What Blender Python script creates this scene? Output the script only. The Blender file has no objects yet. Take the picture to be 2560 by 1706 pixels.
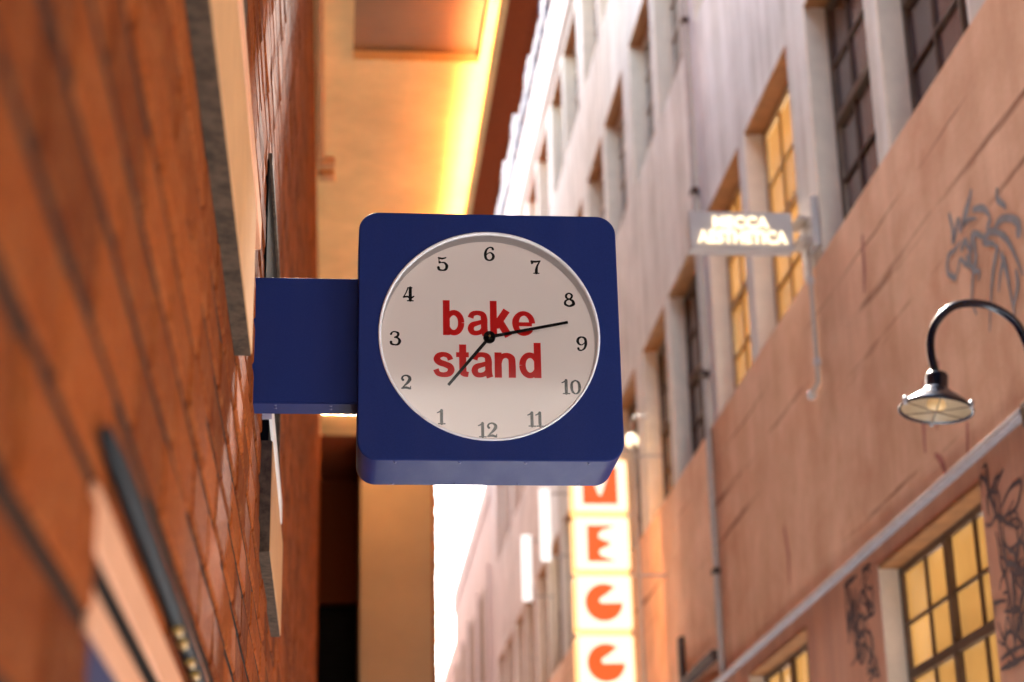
import bpy, bmesh, math, random
from mathutils import Vector, Matrix
R = math.radians
random.seed(7)
scene = bpy.context.scene
COL = scene.collection
EYE = 1.6            # camera height above the lane; part coordinates below are given relative to eye level

# ------------------------------------------------------------------ camera, sky, sun, exposure
cam_d = bpy.data.cameras.new('camera'); cam = bpy.data.objects.new('camera', cam_d); COL.objects.link(cam)
cam_d.sensor_width = 36.0; cam_d.lens = 65.66
cam_d.clip_start = 0.05; cam_d.clip_end = 2000
RGT = Vector((0.99556966, -0.09189133, -0.019926)); UP = Vector((-0.01282572, -0.34265336, 0.93937435)); FWD = Vector((0.09314807, 0.93495704, 0.34231386))
m = Matrix((RGT, UP, -FWD)).transposed().to_4x4(); m.translation = Vector((0, 0, EYE)); cam.matrix_world = m
cam_d.dof.use_dof = True; cam_d.dof.focus_distance = 3.4; cam_d.dof.aperture_fstop = 4.1
scene.camera = cam

SUN_EL, SUN_DIR = 45.0, Vector((0.030, 1.0, 1.0))
world = bpy.data.worlds.new('World'); scene.world = world; world.use_nodes = True
wn = world.node_tree; bg = wn.nodes['Background']
sky = wn.nodes.new('ShaderNodeTexSky'); sky.sky_type = 'NISHITA'; sky.sun_disc = False
sky.sun_elevation = R(SUN_EL); sky.sun_rotation = math.atan2(SUN_DIR.x, SUN_DIR.y)
sky.air_density = 1.2; sky.dust_density = 3.0; sky.ozone_density = 1.0
wb_ = wn.nodes.new('ShaderNodeMixRGB'); wb_.blend_type = 'MULTIPLY'; wb_.inputs[0].default_value = 1.0; wb_.inputs[2].default_value = (1.0, 0.91, 0.82, 1)   # warm white balance
wn.links.new(sky.outputs[0], wb_.inputs[1]); wn.links.new(wb_.outputs[0], bg.inputs[0]); bg.inputs[1].default_value = 0.15
sun_d = bpy.data.lights.new('sun', 'SUN'); sun_d.energy = 4.4; sun_d.angle = R(5); sun_d.color = (1.0, 0.93, 0.84)
sun = bpy.data.objects.new('sun', sun_d); COL.objects.link(sun)
sun.rotation_euler = SUN_DIR.to_track_quat('Z', 'Y').to_euler()

scene.view_settings.view_transform = 'Standard'; scene.view_settings.look = 'None'
scene.view_settings.gamma = 1.0; scene.view_settings.use_curve_mapping = False
scene.view_settings.exposure = 3.4
scene.render.engine = 'CYCLES'
scene.cycles.use_denoising = True
scene.cycles.max_bounces = 8; scene.cycles.diffuse_bounces = 5; scene.cycles.glossy_bounces = 4
scene.cycles.sample_clamp_indirect = 6.0
scene.cycles.caustics_reflective = False; scene.cycles.caustics_refractive = False

# ------------------------------------------------------------------ materials
def nodes(name):
    m = bpy.data.materials.new(name); m.use_nodes = True
    return m, m.node_tree, m.node_tree.nodes['Principled BSDF']
def N(t, typ, **kw):
    n = t.nodes.new(typ)
    for k, v in kw.items():
        if k.startswith('i_'): n.inputs[k[2:].replace('_', ' ')].default_value = v
        else: setattr(n, k, v)
    return n
def coords(t, scale=(1, 1, 1)):
    g = t.nodes.new('ShaderNodeNewGeometry'); mp = t.nodes.new('ShaderNodeMapping')
    mp.inputs['Scale'].default_value = scale
    t.links.new(g.outputs['Position'], mp.inputs['Vector'])
    return mp.outputs['Vector']
def noise(t, vec, scale, detail=5, rough=0.6, lo=0.35, hi=0.65, c0=(0, 0, 0), c1=(1, 1, 1)):
    n = t.nodes.new('ShaderNodeTexNoise'); n.inputs['Scale'].default_value = scale
    n.inputs['Detail'].default_value = detail; n.inputs['Roughness'].default_value = rough
    t.links.new(vec, n.inputs['Vector'])
    r = t.nodes.new('ShaderNodeValToRGB')
    r.color_ramp.elements[0].position = lo; r.color_ramp.elements[1].position = hi
    r.color_ramp.elements[0].color = (*c0, 1); r.color_ramp.elements[1].color = (*c1, 1)
    t.links.new(n.outputs['Fac'], r.inputs[0])
    return r.outputs[0], n.outputs['Fac']
def mix(t, fac, a, b, mode='MIX'):
    n = t.nodes.new('ShaderNodeMixRGB'); n.blend_type = mode
    for s, v in ((0, fac), (1, a), (2, b)):
        if isinstance(v, (int, float)): n.inputs[s].default_value = v
        elif isinstance(v, tuple): n.inputs[s].default_value = (*v, 1)
        else: t.links.new(v, n.inputs[s])
    return n.outputs[0]
def bump(t, b, h, strength=0.4, dist=0.004):
    n = t.nodes.new('ShaderNodeBump'); n.inputs['Strength'].default_value = strength; n.inputs['Distance'].default_value = dist
    t.links.new(h, n.inputs['Height']); t.links.new(n.outputs[0], b.inputs['Normal'])

def plain(name, col, rough=0.6, metal=0.0, var=0.12, scale=8.0, relief=0.1, spec=0.5):
    m, t, b = nodes(name)
    v = coords(t)
    f, h = noise(t, v, scale, 6, 0.65, 0.3, 0.7)
    c = mix(t, f, tuple(x * (1 - var) for x in col), tuple(min(1, x * (1 + var)) for x in col))
    t.links.new(c, b.inputs['Base Color'])
    b.inputs['Roughness'].default_value = rough; b.inputs['Metallic'].default_value = metal
    b.inputs['Specular IOR Level'].default_value = spec
    if relief: bump(t, b, h, relief, 0.003)
    return m
def glow(name, col, strength):
    m, t, b = nodes(name)
    b.inputs['Base Color'].default_value = (*[min(0.8, c) for c in col], 1)
    b.inputs['Emission Color'].default_value = (*col, 1); b.inputs['Emission Strength'].default_value = strength
    b.inputs['Roughness'].default_value = 0.4
    return m
def brick_mat(name, dark, mid, pale, paleness=0.5):
    m, t, b = nodes(name)
    g = t.nodes.new('ShaderNodeNewGeometry'); oi = t.nodes.new('ShaderNodeObjectInfo')
    add = N(t, 'ShaderNodeMath', operation='ADD'); t.links.new(g.outputs['Random Per Island'], add.inputs[0]); t.links.new(oi.outputs['Random'], add.inputs[1])
    fr = N(t, 'ShaderNodeMath', operation='FRACT'); t.links.new(add.outputs[0], fr.inputs[0])
    c = mix(t, fr.outputs[0], dark, mid)
    v = coords(t, (1, 1, 1))
    f1, _ = noise(t, v, 28, 5, 0.7, 0.45, 0.75)
    sc = N(t, 'ShaderNodeMath', operation='MULTIPLY'); t.links.new(f1, sc.inputs[0]); sc.inputs[1].default_value = paleness
    c = mix(t, sc.outputs[0], c, pale)
    f2, h = noise(t, v, 120, 4, 0.7, 0.35, 0.6, (0.45, 0.4, 0.4), (1.1, 1.1, 1.1))
    c = mix(t, 0.7, c, f2, 'MULTIPLY')
    t.links.new(c, b.inputs['Base Color'])
    b.inputs['Roughness'].default_value = 0.9; b.inputs['Specular IOR Level'].default_value = 0.06
    bump(t, b, h, 0.6, 0.003)
    return m

M = {}
M['brick'] = brick_mat('red_brick', (0.150, 0.030, 0.006), (0.34, 0.076, 0.014), (0.42, 0.165, 0.052), 0.40)
M['brick_dark'] = brick_mat('dark_brick', (0.20, 0.045, 0.016), (0.30, 0.065, 0.02), (0.34, 0.09, 0.03), 0.3)
M['recess'] = brick_mat('shade_dark_brick', (0.09, 0.020, 0.006), (0.15, 0.032, 0.009), (0.09, 0.025, 0.01), 0.3)  # plain brick, with the recess shade put into its dark colour
M['mortar'] = plain('mortar', (0.028, 0.017, 0.011), 0.95, 0, 0.4, 60, 0.4, 0.1)
def navy():
    m, t, b = nodes('navy_paint')
    v = coords(t); f, h = noise(t, v, 420, 2, 0.5, 0.3, 0.7)
    c = mix(t, f, (0.0105, 0.021, 0.108), (0.0125, 0.025, 0.124))
    d, dh = noise(t, coords(t, (3.0, 1, 0.35)), 5, 6, 0.65, 0.45, 0.8)
    dm = N(t, 'ShaderNodeMath', operation='MULTIPLY'); t.links.new(d, dm.inputs[0]); dm.inputs[1].default_value = 0.035
    c = mix(t, dm.outputs[0], c, (0.16, 0.15, 0.17))
    rr = N(t, 'ShaderNodeMapRange'); t.links.new(dh, rr.inputs[0]); rr.inputs[3].default_value = 0.30; rr.inputs[4].default_value = 0.62; t.links.new(rr.outputs[0], b.inputs['Roughness'])
    t.links.new(c, b.inputs['Base Color'])
    b.inputs['Specular IOR Level'].default_value = 0.07
    bump(t, b, h, 0.05, 0.001)
    return m
M['navy'] = navy()
M['dial'] = plain('dial_white', (0.72, 0.62, 0.56), 0.5, 0, 0.01, 4, 0)
_d = M['dial'].node_tree.nodes['Principled BSDF']; _d.inputs['Emission Color'].default_value = (1, 0.78, 0.68, 1); _d.inputs['Emission Strength'].default_value = 0.026   # added glow that brightens the dial
M['rim'] = plain('rim_white', (0.78, 0.79, 0.80), 0.3, 0, 0.02, 20, 0)
M['black'] = plain('black_paint', (0.006, 0.005, 0.005), 0.6, 0, 0.1, 20, 0, 0.05)
M['red'] = plain('red_vinyl', (0.66, 0.012, 0.012), 0.8, 0, 0.04, 20, 0, 0.0)
_d = M['red'].node_tree.nodes['Principled BSDF']; _d.inputs['Emission Color'].default_value = (1, 0.02, 0.015, 1); _d.inputs['Emission Strength'].default_value = 0.012   # added glow, raised along with the dial
M['screw'] = plain('screw_metal', (0.10, 0.11, 0.20), 0.3, 0.8, 0.1, 40, 0)
M['cream'] = plain('cream_board', (0.56, 0.29, 0.125), 0.6, 0, 0.08, 14, 0.1, 0.1)
M['weathered'] = plain('weathered_shade_dark_timber', (0.085, 0.055, 0.035), 0.9, 0, 0.6, 45, 0.8, 0.15)
M['gloss_black'] = plain('gloss_black', (0.005, 0.005, 0.005), 0.75, 0, 0.1, 8, 0, 0.05)
M['white'] = plain('white_paint', (0.78, 0.75, 0.70), 0.5, 0, 0.05, 10, 0.05)
M['salmon'] = plain('salmon_timber', (0.74, 0.36, 0.20), 0.55, 0, 0.08, 12, 0.1, 0.1)
M['teal_pipe'] = plain('dark_teal_pipe', (0.006, 0.013, 0.017), 0.5, 0.0, 0.3, 30, 0.1, 0.06)
M['brass'] = plain('brass', (0.55, 0.36, 0.10), 0.35, 0.9, 0.2, 30, 0)
M['navy_cloth'] = plain('navy_cloth', (0.010, 0.016, 0.075), 0.8, 0, 0.2, 50, 0.3)
M['soffit'] = plain('soffit_board', (0.74, 0.49, 0.20), 0.7, 0, 0.18, 1.6, 0.1)
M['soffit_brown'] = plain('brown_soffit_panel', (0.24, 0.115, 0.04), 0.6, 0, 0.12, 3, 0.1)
M['pier'] = plain('rendered_pier', (0.30, 0.185, 0.095), 0.8, 0, 0.14, 1.3, 0.2)
M['shutter'] = plain('black_shutter', (0.010, 0.008, 0.007), 0.8, 0.0, 0.2, 10, 0.1, 0.05)
M['led'] = glow('warm_light_strip', (1.0, 0.63, 0.31), 20.0)
M['grey_metal'] = plain('grey_metal', (0.42, 0.43, 0.46), 0.45, 0.4, 0.1, 10, 0.1)
M['cladding'] = plain('ribbed_cladding', (0.11, 0.12, 0.15), 0.6, 0.2, 0.1, 6, 0.1)
M['flashing'] = plain('zinc_flashing', (0.40, 0.38, 0.40), 0.45, 0.3, 0.15, 20, 0.1)
M['steel_frame'] = plain('brown_window_frame', (0.10, 0.06, 0.035), 0.5, 0, 0.2, 20, 0.1)
M['frame_ochre'] = plain('ochre_window_frame', (0.42, 0.26, 0.10), 0.55, 0, 0.15, 12, 0.1)
M['lintel'] = plain('timber_lintel', (0.32, 0.135, 0.04), 0.7, 0, 0.3, 9, 0.2)
M['jamb'] = plain('cream_jamb', (0.72, 0.61, 0.47), 0.7, 0, 0.08, 9, 0.1)
M['conduit'] = plain('grey_conduit', (0.44, 0.36, 0.29), 0.5, 0, 0.1, 20, 0.1)
M['rust'] = plain('rusty_iron', (0.05, 0.02, 0.012), 0.8, 0.2, 0.4, 40, 0.4)
M['graffiti'] = plain('blue_grey_spray', (0.17, 0.165, 0.18), 0.8, 0, 0.35, 14, 0)
M['graffiti_black'] = plain('black_spray', (0.085, 0.05, 0.045), 0.8, 0, 0.35, 14, 0)
M['graffiti_red'] = plain('faded_red_spray', (0.42, 0.13, 0.09), 0.8, 0, 0.2, 8, 0)
M['enamel'] = plain('navy_black_enamel', (0.006, 0.009, 0.024), 0.2, 0.0, 0.1, 10, 0, 0.6)
M['enamel_in'] = plain('cream_enamel_inside', (0.46, 0.36, 0.23), 0.4, 0, 0.05, 10, 0)
M['lamp_bulb'] = glow('lamp_bulb_glow', (1.0, 0.60, 0.30), 0.02)
M['sign_white'] = glow('sign_box_glow', (1.0, 0.83, 0.60), 0.105)
M['sign_orange'] = glow('sign_orange_glow', (1.0, 0.10, 0.010), 0.085)
M['sign_edge'] = glow('sign_box_lit_edge', (1.0, 0.50, 0.18), 0.14)
M['letter_glow'] = glow('sign_letter_glow', (1.0, 0.76, 0.48), 0.20)
M['sign_grey'] = plain('pale_sign_box', (0.46, 0.42, 0.39), 0.5, 0, 0.03, 10, 0)
M['glare_building_render'] = plain('glare_building_render', (0.15, 0.145, 0.14), 0.85, 0, 0.25, 0.7, 0.2)
M['dark_blocker'] = plain('dark_blocker_paint', (0.045, 0.03, 0.025), 0.8, 0, 0.2, 4, 0.1, 0.1)
M['paving'] = plain('pale_paving', (0.48, 0.54, 0.62), 0.8, 0, 0.2, 6, 0.3)
M['far_render'] = plain('pale_render', (0.54, 0.46, 0.40), 0.85, 0, 0.12, 0.9, 0.2)
M['far_window'] = plain('dull_far_window', (0.24, 0.17, 0.115), 0.8, 0, 0.2, 3, 0, 0.05)
M['banner'] = glow('lit_white_blade', (1.0, 0.95, 0.88), 0.10)

def concrete(name, lo, hi, streak, streak_amt=0.5, cracks=(), crack_col=(0.22, 0.075, 0.03), blot=None):
    """weathered wall: cloudy base, vertical run marks, and stained horizontal joints at given heights"""
    m, t, b = nodes(name)
    v = coords(t); vs = coords(t, (1, 3.2, 0.16)); vl = coords(t, (1, 0.55, 9))
    f, h = noise(t, v, 1.7, 8, 0.65, 0.3, 0.7)
    c = mix(t, f, lo, hi)
    s, _ = noise(t, vs, 2.2, 5, 0.6, 0.42, 0.72)
    sm = N(t, 'ShaderNodeMath', operation='MULTIPLY'); t.links.new(s, sm.inputs[0]); sm.inputs[1].default_value = streak_amt
    c = mix(t, sm.outputs[0], c, streak)
    if blot:
        bb, _ = noise(t, v, 1.5, 6, 0.68, 0.48, 0.72)
        bm = N(t, 'ShaderNodeMath', operation='MULTIPLY'); t.links.new(bb, bm.inputs[0]); bm.inputs[1].default_value = 0.75
        c = mix(t, bm.outputs[0], c, blot)
    if cracks:
        g = t.nodes.new('ShaderNodeNewGeometry'); sp = t.nodes.new('ShaderNodeSeparateXYZ'); t.links.new(g.outputs['Position'], sp.inputs[0])
        wob, wf = noise(t, coords(t), 2.5, 3, 0.5)
        dash, _ = noise(t, vl, 1.6, 4, 0.6, 0.49, 0.60)
        wz = N(t, 'ShaderNodeMath', operation='MULTIPLY_ADD'); t.links.new(wf, wz.inputs[0]); wz.inputs[1].default_value = 0.05; t.links.new(sp.outputs[2], wz.inputs[2])
        tot = None
        for z, w in cracks:
            d = N(t, 'ShaderNodeMath', operation='SUBTRACT'); t.links.new(wz.outputs[0], d.inputs[0]); d.inputs[1].default_value = z + EYE + 0.025
            a = N(t, 'ShaderNodeMath', operation='ABSOLUTE'); t.links.new(d.outputs[0], a.inputs[0])
            mr = N(t, 'ShaderNodeMapRange'); t.links.new(a.outputs[0], mr.inputs[0])
            mr.inputs[1].default_value = w * 0.4; mr.inputs[2].default_value = w; mr.inputs[3].default_value = 1; mr.inputs[4].default_value = 0
            if tot is None: tot = mr.outputs[0]
            else:
                mx = N(t, 'ShaderNodeMath', operation='MAXIMUM'); t.links.new(tot, mx.inputs[0]); t.links.new(mr.outputs[0], mx.inputs[1]); tot = mx.outputs[0]
        mm = N(t, 'ShaderNodeMath', operation='MULTIPLY'); t.links.new(tot, mm.inputs[0]); t.links.new(dash, mm.inputs[1])
        m2 = N(t, 'ShaderNodeMath', operation='MULTIPLY'); t.links.new(mm.outputs[0], m2.inputs[0]); m2.inputs[1].default_value = 0.85
        c = mix(t, m2.outputs[0], c, crack_col)
    t.links.new(c, b.inputs['Base Color'])
    b.inputs['Roughness'].default_value = 0.9; b.inputs['Specular IOR Level'].default_value = 0.1
    bump(t, b, h, 0.5, 0.02)
    return m
M['concrete'] = concrete('grey_concrete', (0.44, 0.41, 0.365), (0.70, 0.66, 0.60), (0.82, 0.80, 0.76), 0.75)
M['cornice'] = plain('white_cornice', (0.62, 0.60, 0.58), 0.8, 0, 0.08, 2, 0.1)
M['pink'] = concrete('faded_pink_paint', (0.60, 0.34, 0.195), (0.86, 0.55, 0.365), (0.50, 0.25, 0.14), 0.4,
                     [(3.035, 0.032), (2.795, 0.028), (2.10, 0.014), (3.30, 0.008)], blot=(0.56, 0.27, 0.15))
M['base'] = concrete('brown_painted_base', (0.56, 0.27, 0.16), (0.70, 0.38, 0.24), (0.40, 0.22, 0.16), 0.6)

def glass(name, tint, rough=0.05, emit=None, es=0):
    m, t, b = nodes(name)
    v = coords(t); f, h = noise(t, v, 2.3, 3, 0.5, 0.3, 0.7)
    t.links.new(mix(t, f, tuple(x * 0.7 for x in tint), tint), b.inputs['Base Color'])
    b.inputs['Roughness'].default_value = rough; b.inputs['IOR'].default_value = 1.6
    b.inputs['Specular IOR Level'].default_value = 0.7
    bump(t, b, h, 0.04, 0.01)
    if emit:
        oi = t.nodes.new('ShaderNodeObjectInfo'); pv = N(t, 'ShaderNodeMapRange'); t.links.new(oi.outputs['Random'], pv.inputs[0]); pv.inputs[3].default_value = 0.72; pv.inputs[4].default_value = 1.05
        hx = t.nodes.new('ShaderNodeHueSaturation'); t.links.new(mix(t, f, tuple(x * 0.7 for x in emit), emit), hx.inputs['Color']); t.links.new(pv.outputs[0], hx.inputs['Value'])
        t.links.new(hx.outputs[0], b.inputs['Emission Color']); b.inputs['Emission Strength'].default_value = es
    return m
M['glass_dark'] = glass('dark_window_glass', (0.13, 0.09, 0.085), 0.15)
M['glass_bright'] = glass('pale_window_glass', (0.16, 0.11, 0.08))
M['glass_amber'] = glass('lit_amber_glass', (0.45, 0.26, 0.08), 0.12, (1.0, 0.50, 0.13), 0.072)
M['glass_warm'] = glass('lamp_lit_upper_glass', (0.40, 0.22, 0.07), 0.10, (1.0, 0.46, 0.12), 0.075)
def cover_glass():
    m = bpy.data.materials.new('clear_cover_glass'); m.use_nodes = True; t = m.node_tree
    for n in list(t.nodes): t.nodes.remove(n)
    o = t.nodes.new('ShaderNodeOutputMaterial'); mx = t.nodes.new('ShaderNodeMixShader'); fr = t.nodes.new('ShaderNodeFresnel'); fr.inputs[0].default_value = 1.75
    tr = t.nodes.new('ShaderNodeBsdfTransparent'); gl = t.nodes.new('ShaderNodeBsdfGlossy'); gl.inputs['Roughness'].default_value = 0.07
    t.links.new(fr.outputs[0], mx.inputs[0]); t.links.new(tr.outputs[0], mx.inputs[1]); t.links.new(gl.outputs[0], mx.inputs[2]); t.links.new(mx.outputs[0], o.inputs[0])
    return m
M['cover_glass'] = cover_glass()

# ------------------------------------------------------------------ building helpers
class MB:
    """collects shapes (eye-level coordinates) and links them as one mesh object"""
    def __init__(s): s.v = []; s.f = []; s.smooth = []
    def add(s, vs, fs, sm=False):
        o = len(s.v); s.v += [Vector(p) for p in vs]; s.f += [[i + o for i in f] for f in fs]; s.smooth += [sm] * len(fs)
        return s
    def box(s, x0, x1, y0, y1, z0, z1, bev=0.0):
        if bev <= 0:
            vs = [(x, y, z) for x in (x0, x1) for y in (y0, y1) for z in (z0, z1)]
            return s.add(vs, [(0, 1, 3, 2), (4, 6, 7, 5), (0, 4, 5, 1), (2, 3, 7, 6), (0, 2, 6, 4), (1, 5, 7, 3)])
        bm = bmesh.new(); bmesh.ops.create_cube(bm, size=1)
        for v in bm.verts: v.co = Vector(((x0 + x1) / 2 + v.co.x * (x1 - x0), (y0 + y1) / 2 + v.co.y * (y1 - y0), (z0 + z1) / 2 + v.co.z * (z1 - z0)))
        bmesh.ops.bevel(bm, geom=bm.edges[:], offset=bev, segments=2, affect='EDGES', profile=0.5)
        bm.verts.index_update()
        s.add([v.co.copy() for v in bm.verts], [[v.index for v in f.verts] for f in bm.faces]); bm.free()
        return s
    def tube(s, pts, r, n=12, cap=True):
        pts = [Vector(p) for p in pts]; rs = r if isinstance(r, (list, tuple)) else [r] * len(pts)
        ref = None; rings = []
        for i, p in enumerate(pts):
            d = (pts[min(i + 1, len(pts) - 1)] - pts[max(i - 1, 0)]).normalized()
            if ref is None: ref = d.orthogonal().normalized()
            ref = (ref - d * ref.dot(d)).normalized(); b = d.cross(ref)
            rings.append([p + (ref * math.cos(2 * math.pi * k / n) + b * math.sin(2 * math.pi * k / n)) * rs[i] for k in range(n)])
        vs = [q for rg in rings for q in rg]; fs = []
        for i in range(len(rings) - 1):
            for k in range(n): fs.append((i * n + k, i * n + (k + 1) % n, (i + 1) * n + (k + 1) % n, (i + 1) * n + k))
        s.add(vs, fs, True)
        if cap: s.add(rings[0][::-1], [range(n)]); s.add(rings[-1], [range(n)])
        return s
    def lathe(s, prof, org, axis=(0, 0, 1), n=32):
        ax = Vector(axis).normalized(); u = ax.orthogonal().normalized(); w = ax.cross(u); org = Vector(org)
        vs = [org + ax * h + (u * math.cos(2 * math.pi * k / n) + w * math.sin(2 * math.pi * k / n)) * max(r, 1e-5) for r, h in prof for k in range(n)]
        fs = [(i * n + k, i * n + (k + 1) % n, (i + 1) * n + (k + 1) % n, (i + 1) * n + k) for i in range(len(prof) - 1) for k in range(n)]
        return s.add(vs, fs, True)
    def ribbon(s, pts, w, plane, off, lift=0.00012, cap=True):
        """flat painted stroke; pts are (a, b) on the plane 'xz' (at y=off) or 'yz' (at x=off)"""
        P = [Vector(p) for p in smooth_line(pts)]; n = len(P)
        W = [w] * n if isinstance(w, (int, float)) else [lerp_list(w, i / (n - 1)) for i in range(n)]
        s.k = getattr(s, 'k', 0) + 1
        d = off - s.k * lift
        put = (lambda q: (q.x, d, q.y)) if plane == 'xz' else (lambda q: (d, q.x, q.y))
        L = []; Rr = []
        for i, p in enumerate(P):
            t = (P[min(i + 1, n - 1)] - P[max(i - 1, 0)]); t = t.normalized() if t.length > 1e-9 else Vector((1, 0))
            nn = Vector((-t.y, t.x)); L.append(p + nn * W[i] / 2); Rr.append(p - nn * W[i] / 2)
        t0 = (P[0] - P[1]).normalized(); t1 = (P[-1] - P[-2]).normalized()
        out = L + [P[-1] + (L[-1] - P[-1]) * 0.7 + t1 * W[-1] * 0.35, P[-1] + t1 * W[-1] * 0.5, P[-1] + (Rr[-1] - P[-1]) * 0.7 + t1 * W[-1] * 0.35] + Rr[::-1] \
            + [P[0] + (Rr[0] - P[0]) * 0.7 + t0 * W[0] * 0.35, P[0] + t0 * W[0] * 0.5, P[0] + (L[0] - P[0]) * 0.7 + t0 * W[0] * 0.35]
        vs = [put(q) for q in L + Rr]; fs = [(i, i + 1, n + i + 1, n + i) for i in range(n - 1)]
        s.add(vs, fs)
        if not cap: return s
        s.add([put(P[-1] + (L[-1] - P[-1])), put(out[n]), put(out[n + 1]), put(out[n + 2]), put(Rr[-1])], [range(5)])
        s.add([put(Rr[0]), put(out[-3]), put(out[-2]), put(out[-1]), put(L[0])], [range(5)])
        return s
    def poly(s, pts, plane, off, thick=0.0):
        put = (lambda q: (q[0], off, q[1])) if plane == 'xz' else (lambda q: (off, q[0], q[1]))
        n = len(pts); s.add([put(q) for q in pts], [range(n)])
        if thick:
            put2 = (lambda q: (q[0], off + thick, q[1])) if plane == 'xz' else (lambda q: (off + thick, q[0], q[1]))
            a = [put(q) for q in pts]; b = [put2(q) for q in pts]
            s.add(a + b, [(i, (i + 1) % n, n + (i + 1) % n, n + i) for i in range(n)])
        return s
    def data(s, name, origin=Vector((0, 0, 0))):
        me = bpy.data.meshes.new(name)
        me.from_pydata([p + Vector((0, 0, EYE)) - origin for p in s.v], [], s.f)
        me.polygons.foreach_set('use_smooth', s.smooth); me.update()
        bm = bmesh.new(); bm.from_mesh(me); bmesh.ops.recalc_face_normals(bm, faces=bm.faces); bm.to_mesh(me); bm.free()
        return me
    def build(s, name, mat, parent=None):
        me = s.data(name, world_of(parent)); me.materials.append(M[mat] if isinstance(mat, str) else mat)
        o = bpy.data.objects.new(name, me); COL.objects.link(o); o.parent = parent
        return o
def world_of(o):
    p = Vector((0, 0, 0))
    while o: p += o.location; o = o.parent
    return p
def lerp_list(w, t):
    x = t * (len(w) - 1); i = min(int(x), len(w) - 2); return w[i] + (w[i + 1] - w[i]) * (x - i)
def smooth_line(pts, k=6):
    P = [Vector(p[:2]) for p in pts]
    if len(P) == 2: return P
    out = []
    for i in range(len(P) - 1):
        a, b, c, d = P[max(i - 1, 0)], P[i], P[i + 1], P[min(i + 2, len(P) - 1)]
        for j in range(k):
            t = j / k
            out.append(0.5 * ((2 * b) + (c - a) * t + (2 * a - 5 * b + 4 * c - d) * t * t + (3 * b - a - 3 * c + d) * t ** 3))
    return out + [P[-1]]
def tag(o, label=None, cat=None, group=None, kind=None):
    for k, v in (('label', label), ('category', cat), ('group', group), ('kind', kind)):
        if v: o[k] = v
    return o
def thing(name, label, cat, loc, group=None):
    o = bpy.data.objects.new(name, None); o.empty_display_size = 0.1; COL.objects.link(o)
    o.location = (loc[0], loc[1], loc[2] + EYE)
    return tag(o, label, cat, group)
def instance(name, me, pos, parent):
    o = bpy.data.objects.new(name, me); COL.objects.link(o); o.parent = parent
    o.location = Vector((pos[0], pos[1], pos[2] + EYE)) - world_of(parent)
    return o
def text_mesh(body, x0, x1, z0, z1, y, bold, depth=0.0, cap='all'):
    """lettering fitted into the box x0..x1, z0..z1 on the plane y (facing -y)"""
    cu = bpy.data.curves.new('lettering', 'FONT'); cu.body = body; cu.offset = bold; cu.extrude = 0.02 if depth else 0
    cu.space_character = 1.04; cu.resolution_u = 6
    ob = bpy.data.objects.new('lettering', cu); COL.objects.link(ob)
    bpy.context.view_layer.update()
    me = ob.evaluated_get(bpy.context.evaluated_depsgraph_get()).to_mesh()
    vs = [v.co.copy() for v in me.vertices]; fs = [list(p.vertices) for p in me.polygons]
    bpy.data.objects.remove(ob); bpy.data.curves.remove(cu)
    ax, bx = min(v.x for v in vs), max(v.x for v in vs); ay, by = min(v.y for v in vs), max(v.y for v in vs)
    mb = MB(); mb.add([(x0 + (v.x - ax) / (bx - ax) * (x1 - x0), y - (v.z / 0.02 * depth if depth else 0), z0 + (v.y - ay) / (by - ay) * (z1 - z0)) for v in vs], fs)
    return mb

# ------------------------------------------------------------------ the ground
g = MB().box(-200, 200, -200, 300, -1.75, -1.6)
tag(g.build('lane_paving', 'paving'), kind='structure')

# ------------------------------------------------------------------ LEFT: brick building with lit overhang
WX = -0.15                      # brick face of the left wall
lb = thing('brick_building', 'red brick building on the left with a warm lit overhang above the lane', 'building', (-1.0, 6.0, -1.6))
w = MB()
w.box(-0.6, WX - 0.004, -9, 1.164, -1.6, 5.30); w.box(-0.6, WX - 0.004, 1.164, 3.35, 0.331, 5.30); w.box(-0.6, WX - 0.004, 3.35, 16.98, -1.6, 5.30)
w.build('wall', 'mortar', lb)
CH, BL, BH = 0.0885, 0.2425, 0.0700      # course height, brick pitch, brick height
def brick_shape(rnd, l=BL - 0.011, h=BH, x=0.0):
    j = lambda a: rnd.uniform(-a, a)
    ring = [(-l / 2, -h / 2), (l / 2, -h / 2), (l / 2, h / 2), (-l / 2, h / 2)]
    ring = [(a + j(0.0025), b + j(0.0022)) for a, b in ring]
    e = 0.003 + rnd.random() * 0.003; dx = j(0.0016)
    back = [(x - 0.02, a, b) for a, b in ring]; mid = [(x - 0.003 + dx, a, b) for a, b in ring]
    fr = [(x + dx + j(0.0012), a * (1 - 2 * e / l), b * (1 - 2 * e / h)) for a, b in ring]
    vs = back + mid + fr; fs = []
    for k in range(4):
        n = (k + 1) % 4; fs += [(k, n, 4 + n, 4 + k), (4 + k, 4 + n, 8 + n, 8 + k)]
    return vs, fs + [(8, 9, 10, 11)]
spots = []; cuts = []
for row in range(-19, 56):
    zc = 0.324 + (row + 0.5) * CH
    if zc > 5.22: break
    y = -1.2 + (row % 2) * BL / 2 + random.uniform(-0.012, 0.012)
    while y < 16.98 - BL / 2:
        yc = y + BL / 2
        if not (zc < 0.345 and yc + BL / 2 > 1.17 and yc - BL / 2 < 3.36): spots.append((yc, zc))
        elif zc < 0.345 and yc - BL / 2 < 1.12: cuts.append((yc - BL / 2, 1.163, zc))
        y += BL
def in_view(y, z):
    d = Vector((WX, y, z)); f = d.dot(FWD)
    if f < 0.3: return False
    u = d.dot(RGT) / f; v = d.dot(UP) / f
    return -0.30 < u < 0.29 and -0.20 < v < 0.20
vis = sorted([s for s in spots if in_view(*s)], key=lambda s: s[0] ** 2 + s[1] ** 2)
single = set(vis[:300])
rb = random.Random(3)
shapes = []
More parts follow.
